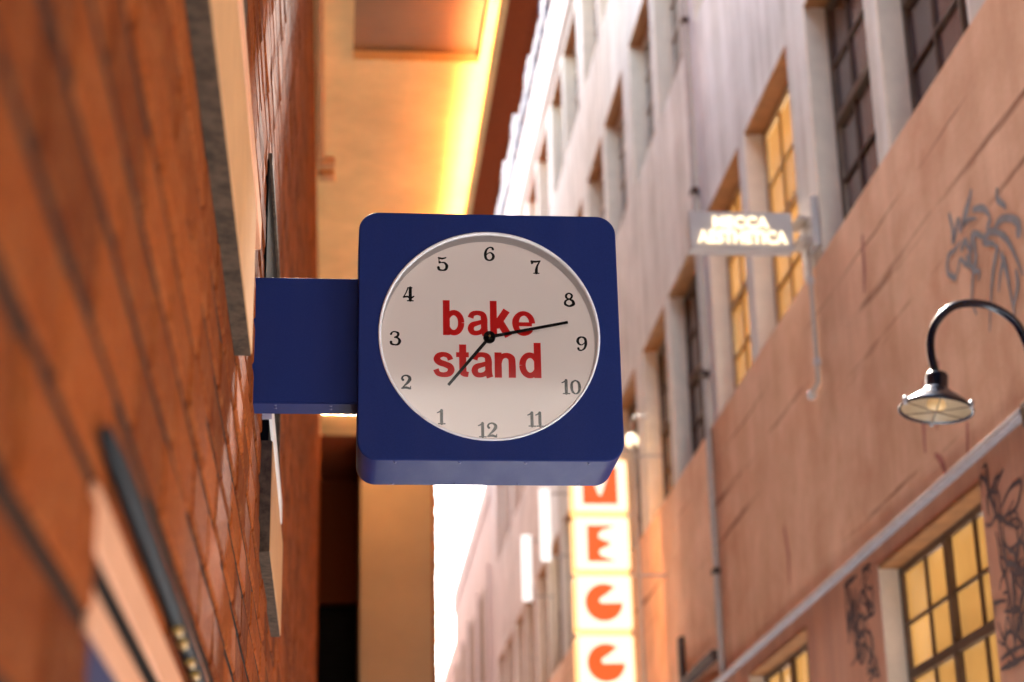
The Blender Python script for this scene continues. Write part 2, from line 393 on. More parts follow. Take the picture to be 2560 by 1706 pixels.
for k in range(14):
    mb = MB(); vs, fs = brick_shape(rb); mb.add(vs, fs); me = mb.data('brick', Vector((0, 0, EYE))); me.materials.append(M['brick']); shapes.append(me)
for yc, zc in vis[:300]:
    instance('brick', rb.choice(shapes), (WX, yc, zc), lb)
rest = MB()
for yc, zc in spots:
    if (yc, zc) in single or yc < -1: continue
    vs, fs = brick_shape(rb)
    rest.add([(WX + a, yc + b, zc + c) for a, b, c in vs], fs)
for ya, yb, zc in cuts:
    vs, fs = brick_shape(rb, yb - ya - 0.005)
    rest.add([(WX + a, (ya + yb) / 2 + b, zc + c) for a, b, c in vs], fs)
o = rest.build('brickwork', 'brick', lb); o['kind'] = 'stuff'
# overhang: soffit, beam with brick underside and its ragged outer edge, upper storeys
MB().box(WX, 0.87, 9.62, 17.0, 5.25, 5.40).box(WX, 0.07, 8.2, 9.62, 5.25, 5.40).box(0.80, 0.87, 8.2, 9.62, 5.25, 5.40).build('soffit', 'soffit', lb)
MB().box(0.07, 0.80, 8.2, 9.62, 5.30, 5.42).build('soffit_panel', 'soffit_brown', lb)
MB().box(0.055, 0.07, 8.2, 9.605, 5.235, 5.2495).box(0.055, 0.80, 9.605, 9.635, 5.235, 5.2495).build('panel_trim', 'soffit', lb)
MB().box(0.87, 1.0, 8.2, 17.0, 5.0, 5.40).build('beam', 'brick_dark', lb)
MB().box(0.866, 0.8695, 8.21, 17.0, 5.003, 5.20).build('beam_facing', 'soffit', lb)
dn = MB(); y = 8.22
while y < 16.6:
    L = random.uniform(0.28, 0.5); dx = random.choice((0.012, 0.03, 0.045))
    dn.box(1.0005, 1.0 + dx, y, y + L - 0.012, 5.02, 5.35); y += L
o = dn.build('beam_edge_brickwork', 'brick_dark', lb); o['kind'] = 'stuff'
MB().box(-4, 1.0, 8.2, 19.6, 5.43, 6.0).box(-4, 1.0, 10.6, 14.0, 6.001, 8.1).box(-4, 1.0, 14.001, 19.6, 6.001, 9.8).build('canopy_top', 'brick_dark', lb)
MB().box(-4, -0.6, -9, 19.6, -1.6, 5.425).box(-4, -0.16, -9, 8.19, 5.425, 8.0).build('upper_storey', 'brick_dark', lb)
# pier at the back and the dark recess with a roller shutter
MB().box(0.24, 0.905, 17.0, 19.6, -1.6, 5.25).build('pier', 'pier', lb)
qn = MB(); z = -1.0; k = 0
while z < 5.2:
    dx = random.choice((0.0, 0.004, 0.008))
    qn.box(0.9055, 0.945 + dx, 16.995, 17.0 + 0.22, z, z + 0.078, 0.004); z += CH; k += 1
o = qn.build('quoin_brickwork', 'brick', lb); o['kind'] = 'stuff'
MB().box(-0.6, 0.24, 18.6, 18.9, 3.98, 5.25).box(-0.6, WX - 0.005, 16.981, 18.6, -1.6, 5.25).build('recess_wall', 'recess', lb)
sh = MB().box(-0.25, 0.24, 18.72, 18.78, -1.6, 3.98).build('roller_shutter', 'shutter', lb)
sl = MB().box(-0.245, 0.2395, 18.70, 18.719, -0.032, 0.032, 0.008); sl_me = sl.data('slat', Vector((0, 0, EYE))); sl_me.materials.append(M['shutter'])
z = 3.94
while z > 1.6:
    instance('slat', sl_me, (0, 0, z), sh); z -= 0.075
MB().box(-0.2, 0.24, 17.0, 19.6, 5.251, 5.4).build('recess_ceiling', 'brick_dark', lb)

nb = thing('sky_blocker', 'unseen brick block added behind the pier to keep sky light off the right wall', 'building', (-2, 32, -1.6))  # unseen block added to cut sky light on the right wall
MB().box(-4, 0.55, 20.2, 46, -1.6, 9.2).build('wall', 'brick_dark', nb)
# lights under the overhang
def strip(name, label, x0, x1, y0, y1, z0, z1, up=False):
    t = thing(name, label, 'light', ((x0 + x1) / 2, (y0 + y1) / 2, z0), 'warm strip lights under the overhang')
    if up:      # cove: the strip sits on a small shelf behind a lip and shines up at the soffit
        MB().box(x0 - 0.014, x1 + 0.0015, y0 - 0.01, y1 + 0.01, z0 - 0.012, z0 - 0.0005).box(x0 - 0.014, x0 - 0.008, y0 - 0.01, y1 + 0.01, z0, z0 + 0.034).build('channel', 'soffit', t)
        MB().box(x0, x1, y0, y1, z0, z0 + 0.008).build('diffuser', 'led', t)
        return t
    MB().box(x0 - 0.008, x1 + 0.008, y0 - 0.008, y1 + 0.008, z0 + 0.012, z1).build('channel', 'grey_metal', t)
    MB().box(x0, x1, y0, y1, z0, z0 + 0.0115).build('diffuser', 'led', t)
    return t
strip('strip_light', 'long warm strip light along the outer beam of the overhang', 0.846, 0.864, 8.23, 15.9, 5.022, 5.05, up=True)
strip('strip_light', 'short warm strip light across the back of the overhang above the pier', -0.125, 0.78, 16.19, 16.215, 5.22, 5.249)
t = thing('conduit_batten', 'pale lit batten with a clamp running along the soffit beside the brick wall', 'batten', (-0.11, 8, 5.2))
MB().box(-0.135, -0.095, 8.65, 10.9, 5.205, 5.249, 0.006).build('batten', 'cream', t)
for ya, yb in ((10.93, 11.02), (11.12, 11.22)): MB().box(-0.135, -0.03, ya, yb, 5.20, 5.249, 0.01).build('clamp', 'cream', t)

# ------------------------------------------------------------------ fittings on the left wall
def wall_panel(label, y0, y1, z0, z1, trim_mat, trim_y1, extra=None):
    t = thing('wall_panel', label, 'panel', (WX, (y0 + y1) / 2, z0), 'pale boards fixed to the brick wall')
    MB().box(WX - 0.003, WX + 0.021, y0, y1, z0, z0 + 0.02).box(WX - 0.003, WX + 0.021, y0, y0 + 0.02, z0 + 0.02, z1).box(WX - 0.003, WX + 0.017, y0 + 0.0205, y1 - 0.002, z0 + 0.0205, z1 - 0.001).build('backing_frame', 'weathered', t)  # weathered edges, coloured darker to carry the shade on underside and end
    MB().box(WX + 0.0175, WX + 0.023, y0 + 0.004, y1 + 0.003, z0 + 0.0035, z1, 0.0015).build('face_board', 'cream', t)
    MB().box(WX - 0.003, WX + 0.014, y0, y1 + 0.07, z1 + 0.001, z1 + 0.044).build('gap_shade_strip', 'gloss_black', t)
    MB().box(WX - 0.003, WX + 0.020, y0, trim_y1, z1 + 0.045, z1 + 0.098, 0.002).build('trim', trim_mat, t)
    if extra: MB().box(WX - 0.003, WX + 0.016, y0, extra, z1 + 0.115, z1 + 0.19, 0.003).build('dark_strip', 'weathered', t)
    return t
wall_panel('pale board with a weathered underside darkened as if shaded on the brick wall, ending above the blue bracket', 1.40, 2.66, 0.945, 1.185, 'salmon', 2.93, 2.37)
wall_panel('pale board in a weathered, shade-dark frame with a white edge, on the wall below the clock bracket', 3.65, 4.52, 0.885, 1.115, 'white', 4.50)
t = thing('wall_window', 'narrow black window in the brick wall just behind the clock bracket', 'window', (WX, 4.0, 1.2))
MB().box(WX - 0.003, WX + 0.004, 3.56, 4.55, 1.225, 1.70).build('pane', 'gloss_black', t)
MB().box(WX - 0.003, WX + 0.010, 3.58, 4.62, 1.70, 1.725, 0.002).box(WX - 0.003, WX + 0.008, 4.551, 4.60, 1.225, 1.70).build('frame', 'weathered', t)

t = thing('shopfront_head', 'salmon painted rails over a navy panel at the lower left of the brick wall', 'shopfront', (WX, 2.0, -0.6))
MB().box(WX - 0.09, WX - 0.035, 1.165, 3.348, -1.2, 0.330).build('recess_board', 'gloss_black', t)
MB().box(WX - 0.034, WX + 0.0005, 1.165, 3.34, 0.286, 0.3285, 0.003).build('rail', 'salmon', t)
MB().box(WX - 0.034, WX + 0.0005, 1.165, 3.34, 0.233, 0.262, 0.003).build('rail', 'salmon', t)
MB().box(WX - 0.034, WX - 0.001, 1.165, 3.34, -1.2, 0.2315, 0.003).build('navy_panel', 'navy_cloth', t)
MB().box(WX - 0.034, WX - 0.0025, 1.166, 3.34, 0.2625, 0.2855).build('gap_shade_strip', 'gloss_black', t)  # black strip closes the gap and stands in for its shade
t = thing('wall_pipe', 'dark teal pipe with brass clips running along the brick wall above the salmon rails', 'pipe', (WX, 2.1, 0.34))
MB().tube([(WX + 0.007, y, 0.350) for y in (1.12, 1.13, 1.16, 1.2, 1.3, 1.7, 2.2, 2.7, 3.3)], [0.002, 0.004, 0.006, 0.0075, 0.0085, 0.0085, 0.0085, 0.0085, 0.0085], 14).build('pipe', 'teal_pipe', t)
for y in (1.70, 1.76, 1.86, 1.93, 2.02, 2.10, 2.4):
    MB().tube([(WX + 0.009, y, 0.341), (WX + 0.009, y + 0.022, 0.341)], 0.0045, 10).build('clip', 'brass', t)

# ------------------------------------------------------------------ the clock sign
CX, CZ, HS, YS, DEP, RC = 0.2775, 1.1808, 0.240, 3.192, 0.165, 0.036
RD = 0.2035
ck = thing('clock_sign', 'square navy clock sign reading bake stand on a bracket from the brick wall', 'clock', (CX, YS + DEP / 2, CZ - HS))
def rsq(h, r, n=10):
    out = []
    for cx, cz, a0 in ((h - r, h - r, 0), (-h + r, h - r, 90), (-h + r, -h + r, 180), (h - r, -h + r, 270)):
        for k in range(n + 1):
            a = R(a0 + 90 * k / n); out.append((cx + r * math.cos(a), cz + r * math.sin(a)))
    return out
outer = rsq(HS, RC); nO = len(outer)
angs = [math.atan2(z, x) for x, z in outer]
# insert extra points on the straight edges so the round hole stays round
def densify(p, step=0.02):
    q = []
    for i in range(len(p)):
        a = Vector(p[i]); b = Vector(p[(i + 1) % len(p)]); n = max(1, int((b - a).length / step))
        q += [tuple(a + (b - a) * k / n) for k in range(n)]
    return q
outer = densify(outer); nO = len(outer)
def scaled(p, d): return [(x * (HS - d) / HS, z * (HS - d) / HS) for x, z in p]
mb = MB()
loops = [[(CX + RD * math.cos(math.atan2(z, x)), YS + 0.030, CZ + RD * math.sin(math.atan2(z, x))) for x, z in outer],
         [(CX + RD * math.cos(math.atan2(z, x)), YS, CZ + RD * math.sin(math.atan2(z, x))) for x, z in outer],
         [(CX + x, YS, CZ + z) for x, z in scaled(outer, 0.0022)],
         [(CX + x, YS + 0.0009, CZ + z) for x, z in scaled(outer, 0.0007)],
         [(CX + x, YS + 0.0028, CZ + z) for x, z in outer],
         [(CX + x, YS + DEP - 0.0028, CZ + z) for x, z in outer],
         [(CX + x, YS + DEP, CZ + z) for x, z in scaled(outer, 0.0025)]]
for a, b, sm in zip(loops[:-1], loops[1:], (False, False, True, True, True, True)):
    mb.add(a + b, [(i, (i + 1) % nO, nO + (i + 1) % nO, nO + i) for i in range(nO)], sm)
mb.add(loops[-1], [range(nO)])
mb.build('case', 'navy', ck)
# white rim inside the opening, dial, glass
mb = MB().lathe([(RD - 0.0003, 0.0008), (RD - 0.0003, -0.0012), (RD - 0.004, -0.0012), (RD - 0.0055, 0.002), (RD - 0.0055, 0.034)], (CX, YS, CZ), (0, 1, 0), 96)
mb.build('rim', 'rim', ck)
YD = YS + 0.033
mb = MB().lathe([(0.0, 0.0), (0.1, 0.0), (RD - 0.0057, 0.0)], (CX, YD, CZ), (0, 1, 0), 96); mb.build('dial', 'dial', ck)
mb = MB().lathe([(0.0, 0.0), (RD - 0.0058, 0.0)], (CX, YS + 0.003, CZ), (0, 1, 0), 96); mb.build('cover_glass', 'cover_glass', ck)
PY = YD - 0.0006
kx = YD / YS                                   # dial lies a little deeper than the front plate
def ell(cx, cz, rx, rz, a0=0, a1=360, n=20): return [(cx + rx * math.cos(R(a0 + (a1 - a0) * k / n)), cz + rz * math.sin(R(a0 + (a1 - a0) * k / n))) for k in range(n + 1)]
GLY = {   # x-height 1, strokes: points, width, widths; advance
 'b': ([([(.14, 0), (.14, 1.40)], .27), (ell(.43, .5, .285, .40), [.25, .23, .20, .23, .25])], .93),
 'd': ([([(.71, 0), (.71, 1.40)], .27), (ell(.42, .5, .285, .40, 180, 540), [.25, .23, .20, .23, .25])], .95),
 'a': ([([(.15, .70), (.22, .85), (.42, .905), (.62, .84), (.675, .66), (.675, .40), (.69, .14), (.73, 0)], [.24, .21, .19, .23, .26, .26, .26, .25]), ([(.67, .57), (.44, .50), (.22, .42), (.155, .27), (.22, .13), (.38, .095), (.56, .16), (.66, .30)], [.18, .19, .23, .25, .22, .19, .19, .20])], .90),
 'k': ([([(.14, 0), (.14, 1.40)], .27), ([(.20, .34), (.66, 1.02)], .29), ([(.36, .60), (.72, -.02)], .30)], .86),
 'e': ([([(.16, .47), (.78, .47)], .17), (ell(.46, .5, .325, .405, 0, 325, 24), [.24, .22, .19, .22, .27, .24, .20, .19, .22])], .93),
 's': ([([(.67, .68), (.60, .83), (.41, .90), (.22, .84), (.16, .70), (.27, .58), (.46, .51), (.64, .42), (.69, .28), (.60, .14), (.40, .095), (.20, .15), (.12, .31)], [.22, .20, .19, .23, .26, .25, .24, .25, .26, .23, .19, .20, .22])], .86),
 't': ([([(.27, 1.30), (.27, .34), (.31, .16), (.48, .115)], [.27, .27, .25, .20]), ([(.02, .89), (.50, .89)], .20)], .56),
 'n': ([([(.14, 0), (.14, 1.0)], .27), ([(.18, .60), (.26, .80), (.44, .885), (.62, .80), (.665, .62), (.665, 0)], [.20, .20, .21, .26, .27, .27])], .92),
}
def grotesque(word, x0, x1, z0, z1):
    tot = sum(GLY[c][1] for c in word) - .10; sx = (x1 - x0) / tot; sz = (z1 - z0) / 1.40; x = x0
    mb = MB()
    for c in word:
        for pts, w in GLY[c][0]:
            q = [(x + px * sx, z0 + pz * sz) for px, pz in pts]
            ww = [v * sx for v in w] if isinstance(w, list) else w * sx
            mb.ribbon(q, ww, 'xz', PY, 0.00006, cap=False)
        x += GLY[c][1] * sx
    mb.build('lettering', 'red', ck)
grotesque('bake', 0.1935, 0.3615, 1.1905, 1.2595)
grotesque('stand', 0.1745, 0.3745, 1.1085, 1.1775)
D = {
 '1': [([(.12, .80), (.28, .87), (.42, .98)], [.05, .07, .08]), ([(.42, .97), (.42, .04)], [.15, .15]), ([(.20, .03), (.66, .03)], [.06, .06])],
 '2': [([(.20, .66), (.13, .78), (.22, .93), (.44, .98), (.64, .86), (.66, .68), (.50, .45), (.28, .24), (.14, .08)], [.13, .10, .08, .08, .14, .17, .13, .07, .06]), ([(.12, .07), (.40, .12), (.70, .05)], [.08, .13, .10]), ([(.70, .05), (.74, .22)], [.08, .04])],
 '3': [([(.12, .80), (.22, .94), (.42, .97), (.62, .86), (.58, .66), (.36, .57)], [.12, .07, .07, .13, .12, .06]), ([(.36, .57), (.62, .50), (.73, .30), (.62, .08), (.40, .03), (.16, .10), (.12, .24)], [.06, .10, .16, .12, .08, .12, .14])],
 '4': [([(.36, .98), (.22, .62), (.06, .34)], [.07, .06, .06]), ([(.05, .30), (.30, .33), (.58, .26), (.78, .36)], [.10, .10, .12, .06]), ([(.52, .98), (.52, .06)], [.16, .16]), ([(.32, .03), (.72, .03)], [.07, .07]), ([(.34, .98), (.64, .98)], [.06, .06])],
 '5': [([(.14, .95), (.40, .90), (.66, .97)], [.10, .11, .07]), ([(.17, .95), (.16, .56)], [.05, .05]), ([(.24, .66), (.20, .56), (.34, .60), (.56, .58), (.72, .36), (.64, .10), (.42, .03), (.18, .08), (.12, .24)], [.08, .06, .06, .10, .16, .13, .08, .12, .15])],
 '6': [([(.68, .84), (.62, .96), (.42, .97), (.22, .80), (.13, .48), (.18, .14), (.40, .02), (.62, .10), (.71, .32), (.60, .54), (.40, .58), (.22, .44)], [.13, .10, .07, .11, .15, .13, .08, .12, .15, .10, .06, .05])],
 '7': [([(.10, .96), (.12, .74), (.20, .80)], [.06, .05, .09]), ([(.10, .93), (.40, .89), (.74, .95)], [.09, .12, .07]), ([(.73, .94), (.54, .60), (.46, .30), (.45, .05)], [.06, .10, .15, .16]), ([(.26, .03), (.64, .03)], [.06, .06])],
 '8': [([(.42, .54), (.24, .64), (.22, .84), (.42, .98), (.62, .84), (.58, .64), (.42, .54)], [.07, .11, .12, .07, .12, .11, .07]), ([(.42, .54), (.18, .42), (.13, .18), (.42, .03), (.72, .18), (.66, .42), (.42, .54)], [.07, .10, .13, .10, .17, .14, .07])],
 '0': [([(.42, .98), (.20, .82), (.14, .50), (.20, .18), (.42, .02), (.64, .18), (.70, .50), (.64, .82), (.42, .98)], [.06, .12, .15, .12, .06, .12, .15, .12, .06])],
}
D['9'] = [([(.84 - x, 1 - z) for x, z in p], w) for p, w in D['6']]
NH, NW = 0.0272, 0.0262
def numeral(txt, cx, cz):
    mb = MB(); tw = 0.60 * NW if len(txt) == 2 else 0
    for i, chh in enumerate(txt):
        ox = cx - 0.42 * NW + (i - (len(txt) - 1) / 2) * tw * (0.92 if txt == '11' else 1.1)
        oz = cz - NH / 2
        for pts, ws in D[chh]:
            mb.ribbon([(ox + x * NW, oz + z * NH) for x, z in pts], [q * NW * 1.42 for q in ws], 'xz', PY, 0.00008)
    mb.build('numeral', 'black', ck)
for n, x, z in (('6', .282, 1.354), ('7', .369, 1.329), ('8', .430, 1.264), ('9', .451, 1.177), ('10', .428, 1.092), ('11', .362, 1.029), ('12', .273, 1.008), ('1', .190, 1.032), ('2', .126, 1.098), ('3', .106, 1.183), ('4', .131, 1.270), ('5', .194, 1.332)):
    numeral(n, x, z)
hub = Vector((0.279, YD, 1.185))
def hand(tip, w0, w1, yoff):
    d = Vector((tip[0] - hub.x, tip[1] - hub.z)); n = Vector((-d.y, d.x)).normalized(); s = -d.normalized() * 0.006
    a, b = Vector((hub.x, hub.z)) + s, Vector(tip)
    MB().poly([tuple(a + n * w0 / 2), tuple(b + n * w1 / 2), tuple(b - n * w1 / 2), tuple(a - n * w0 / 2)], 'xz', YD - yoff, 0.0012).build('hand', 'black', ck)
hand((0.4252, 1.2158), 0.0062, 0.0052, 0.010)
hand((0.2025, 1.0915), 0.0062, 0.0052, 0.007)
MB().lathe([(0.0, -0.014), (0.004, -0.014), (0.0045, -0.012), (0.0105, -0.0115), (0.0112, -0.010), (0.0112, -0.004), (0.008, -0.003), (0.008, 0.0)], hub, (0, 1, 0), 32).build('hub', 'gloss_black', ck)
MB().lathe([(0.0, -0.0165), (0.0018, -0.016), (0.0022, -0.014)], hub, (0, 1, 0), 16).build('hub_pin', 'brass', ck)
zb = CZ - HS
for x, y in [(x, YS + 0.012) for x in (.105, .2205, .339, .4535)] + [(x, YS + DEP - 0.012) for x in (.105, .2205, .338, .452)]:
    MB().lathe([(0.0, -0.0022), (0.0022, -0.0018), (0.0034, 0.0)], (x, y, zb), (0, 0, 1), 14).build('screw', 'screw', ck)
# bracket arm
mb = MB().box(WX - 0.02, 0.0395, 3.226, 3.296, 1.058, 1.300, 0.0016); arm = mb.build('bracket_arm', 'navy', ck)
MB().box(WX, 0.039, 3.227, 3.262, 1.0555, 1.0575).build('seam_plate', 'navy', ck)
for x, y in ((-.11, 3.236), (-.01, 3.237), (-.11, 3.252), (-.01, 3.255)):
    MB().lathe([(0.0, -0.0016), (0.002, -0.0012), (0.003, 0.0)], (x, y, 1.0554), (0, 0, 1), 12).build('screw', 'screw', ck)

# ------------------------------------------------------------------ RIGHT: warehouse
BX = 2.4
wb = thing('warehouse_building', 'long warehouse on the right with pink painted lower wall and rows of windows', 'building', (BX + 2, 11, -1.6))
YA, YB = -9.0, 28.0
pairs = []
k = -4
while 6.13 + 2.66 * k < YB - 2.5:
    b0 = 6.13 + 2.66 * k
    pairs += [(b0, b0 + 1.07), (b0 + 1.26, b0 + 2.25)]; k += 1
def row(mb, z0, z1, ys, x0=BX, x1=BX + 0.35):
    y = YA
    for a, b in ys:
        mb.box(x0, x1, y, a, z0, z1); y = b
    mb.box(x0, x1, y, YB, z0, z1)
up = MB()
up.box(BX, BX + 0.35, YA, YB, 4.95, 6.37).box(BX, BX + 0.35, YA, YB, 7.66, 8.65).box(BX, BX + 0.35, YA, YB, 9.85, 9.98)
for z0, z1 in ((3.55, 4.95), (6.37, 7.66), (8.65, 9.85)): row(up, z0, z1, pairs)
up.build('upper_wall', 'concrete', wb)
MB().box(BX - 0.006, BX + 0.35, YA, YB, 1.975, 3.548).build('painted_wall', 'pink', wb)
lows = [(6.56 + 2.71 * k, 7.93 + 2.71 * k) for k in range(-5, 7)]
bs = MB(); bs.box(BX, BX + 0.35, YA, YB, 1.865, 1.944).box(BX, BX + 0.35, YA, YB, -1.6, 0.2); row(bs, 0.2, 1.865, lows); bs.build('base_wall', 'base', wb)
MB().box(BX - 0.036, BX + 0.3, 6.0, YB, 1.946, 1.972, 0.003).build('ledge', 'flashing', wb)
MB().box(BX - 0.03, BX + 0.02, 5.5, 6.0, 1.90, 1.985, 0.004).build('ledge_end', 'steel_frame', wb)
MB().box(BX - 0.06, BX + 0.35, YA, YB, 9.982, 10.72, 0.02).build('cornice', 'cornice', wb)
MB().box(BX + 0.02, BX + 0.3, YA, YB, 10.722, 12.7).build('parapet', 'cladding', wb)
fm = MB(); fm.box(-0.05, 0.06, -0.12, 0.12, -0.6, 1.3, 0.01); fin = fm.data('cladding_fin', Vector((0, 0, EYE))); fin.materials.append(M['cladding'])
y = 14.0
while y < YB:
    instance('cladding_fin', fin, (BX, y, 11.53 + random.choice((0, 0.06, 0.12))), wb); y += random.choice((0.36, 0.42, 0.5))

def window(y0, y1, z0, z1, gmat, cols, rows, r=0.085, thick=None, fmat='frame_ochre', panes=True):
    gx = BX + r; fw = 0.045
    f = MB()
    f.box(gx, gx + 0.05, y0, y1, z1 - fw, z1).box(gx, gx + 0.05, y0, y1, z0, z0 + fw).box(gx, gx + 0.05, y0, y0 + fw, z0 + fw, z1 - fw).box(gx, gx + 0.05, y1 - fw, y1, z0 + fw, z1 - fw)
    a0, a1, c0, c1 = y0 + fw, y1 - fw, z0 + fw, z1 - fw
    for i in range(1, cols):
        h = 0.017 if thick and i in thick[0] else 0.007; y = a0 + (a1 - a0) * i / cols; f.box(gx - 0.012 if h > .01 else gx + 0.004, gx + 0.045, y - h, y + h, c0, c1)
    for j in range(1, rows):
        h = 0.020 if thick and j in thick[1] else 0.007; z = c1 - (c1 - c0) * j / rows; f.box(gx - 0.010 if h > .01 else gx + 0.005, gx + 0.044, a0, a1, z - h, z + h)
    fr = f.build('window', fmat, wb)
    if panes:
        py, pz = (a1 - a0) / cols, (c1 - c0) / rows
        me = MB().box(gx + 0.02, gx + 0.026, -py / 2, py / 2, -pz / 2, pz / 2).data('pane', Vector((0, 0, EYE))); me.materials.append(M[gmat])
        for i in range(cols):
            for j in range(rows):
                o = instance('pane', me, (0, a0 + py * (i + .5), c1 - pz * (j + .5)), fr)
                o.rotation_euler = (random.uniform(-.012, .012) * 0, random.uniform(-.004, .004), random.uniform(-.004, .004))
                o.scale = (1, 0.999, 0.999)
    else:
        MB().box(gx + 0.02, gx + 0.026, a0, a1, c0, c1).build('pane', gmat, fr)
    MB().box(BX - 0.004, gx - 0.001, y1 - 0.014, y1 + 0.001, z0, z1 - 0.001).build('jamb', 'jamb', fr)
    MB().box(BX - 0.004, gx - 0.001, y0, y1 - 0.015, z1 - 0.016, z1 + 0.001).build('lintel', 'lintel', fr)
    return fr
for i, (a, b) in enumerate(pairs):
    if a < 3.0: continue
    near = a < 14.5
    gm = 'glass_dark' if a < 8.5 else ('glass_warm' if a < 9.5 or 10 < a < 11.1 else 'glass_bright')
    window(a, b, 3.552, 4.948, gm, 3, 4, panes=near, thick=((), (2,)), r=0.11, fmat='frame_ochre' if 8.5 < a < 11.1 else 'steel_frame')
    if a > 8: window(a, b, 6.372, 7.658, 'glass_bright', 3, 4, panes=False, r=0.11, fmat='jamb')
    if a > 10: window(a, b, 8.652, 9.848, 'glass_bright', 3, 4, panes=False, r=0.11, fmat='jamb')
for a, b in lows:
    if a < 3.5 or a > 15: continue
    window(a, b, 0.202, 1.863, 'glass_amber', 4, 7, 0.085, ((2,), (2, 4)), 'steel_frame', panes=a < 12.5)
# spray paint on the wall
PALM = [[(6.546, 2.95), (6.528, 2.882), (6.536, 2.831), (6.455, 2.888), (6.441, 2.834), (6.376, 2.891), (6.287, 2.931)], [(6.287, 2.931), (6.349, 2.879), (6.421, 2.847), (6.347, 2.841), (6.266, 2.81)], [(6.282, 2.854), (6.19, 2.819), (6.135, 2.768), (6.133, 2.731)], [(6.027, 2.817), (6.032, 2.783), (5.973, 2.731), (5.971, 2.716)], [(6.128, 2.744), (6.163, 2.724), (6.104, 2.688), (6.03, 2.701), (5.923, 2.659), (5.871, 2.616), (5.873, 2.588)], [(6.104, 2.688), (6.013, 2.629), (5.955, 2.559), (5.913, 2.487), (5.887, 2.428)], [(6.141, 2.704), (6.216, 2.695), (6.119, 2.643), (6.079, 2.596)], [(6.188, 2.693), (6.31, 2.767), (6.355, 2.722), (6.413, 2.683), (6.474, 2.73), (6.514, 2.704), (6.553, 2.682)], [(6.553, 2.682), (6.63, 2.74), (6.604, 2.795), (6.517, 2.791), (6.453, 2.796)], [(6.313, 2.757), (6.311, 2.673), (6.358, 2.619), (6.4, 2.537), (6.371, 2.464)], [(6.404, 2.711), (6.352, 2.638), (6.29, 2.602), (6.312, 2.58)], [(6.086, 2.614), (6.146, 2.559), (6.2, 2.479), (6.255, 2.355)], [(6.057, 2.577), (6.033, 2.527), (6.023, 2.474), (6.01, 2.39), (5.998, 2.307)], [(6.027, 2.545), (6.074, 2.524), (6.123, 2.459)], [(5.935, 2.458), (5.941, 2.402), (5.997, 2.351), (6.0, 2.299)], [(6.449, 2.762), (6.399, 2.773), (6.364, 2.695), (6.405, 2.659)]]
mb = MB()
for i, s in enumerate(PALM): mb.ribbon(s, [.024, .032, .020, .010] if i != 4 else [.02, .03, .03, .055], 'yz', BX - 0.0075)
mb.build('graffiti', 'graffiti', wb)
SCR = [[(6.3, 1.836), (6.402, 1.778), (6.389, 1.666), (6.231, 1.703)], [(6.356, 1.714), (6.247, 1.753), (6.139, 1.745), (6.209, 1.675), (6.321, 1.671)], [(6.298, 1.642), (6.207, 1.63), (6.181, 1.568), (6.314, 1.546), (6.379, 1.595)], [(6.426, 1.55), (6.361, 1.501), (6.438, 1.463), (6.464, 1.435)], [(6.208, 1.487), (6.311, 1.456), (6.255, 1.388)], [(6.517, 1.323), (6.474, 1.253), (6.418, 1.325), (6.367, 1.237), (6.282, 1.307)], [(6.527, 1.191), (6.427, 1.2), (6.302, 1.198)], [(6.537, 1.16), (6.394, 1.156), (6.299, 1.16)], [(8.475, 1.925), (8.492, 1.782), (8.421, 1.66), (8.376, 1.545)], [(8.093, 1.866), (8.19, 1.803), (8.047, 1.689), (8.256, 1.676), (8.108, 1.577)], [(8.245, 1.465), (8.129, 1.43), (8.213, 1.404)], [(8.406, 1.621), (8.291, 1.564), (8.491, 1.523)]]
for grp in (SCR[:8], SCR[8:]):
    mb = MB()
    ys = [p[0] for q in grp for p in q]; zs = [p[1] for q in grp for p in q]
    gr = random.Random(int(ys[0] * 100)); extra = []
    for _ in range(22 if grp is not SCR else 0):
        y, z = gr.uniform(min(ys), max(ys)), gr.uniform(min(zs), max(zs)); q = [(y, z)]; a = gr.uniform(0, 6.3)
        for _ in range(gr.choice((4, 5, 7))):
            a += gr.uniform(-1.5, 1.5); y += math.cos(a) * 0.055; z += math.sin(a) * 0.065
            q.append((min(max(y, min(ys)), max(ys)), min(max(z, min(zs)), 1.90)))
        extra.append(q)
    for s in grp + extra: mb.ribbon([(y, min(z, 1.93)) for y, z in s], [gr.uniform(.006, .014), gr.uniform(.012, .03), gr.uniform(.006, .016)], 'yz', BX - 0.0015, 0.00008)
    mb.build('graffiti', 'graffiti_black', wb)
for s in ([(7.05, 2.42), (7.1, 2.3), (7.12, 2.15)], [(6.86, 2.44), (6.9, 2.3), (6.95, 2.2)], [(6.9, 1.99), (6.93, 2.05), (7.0, 2.1)], [(6.6, 2.1), (6.63, 2.0)], [(9.55, 2.45), (9.5, 2.3), (9.52, 2.15)], [(7.7, 3.35), (7.72, 3.2), (7.75, 3.1)]):
    MB().ribbon(s, [.03, .045, .02], 'yz', BX - 0.0075).build('graffiti', 'graffiti_red', wb)

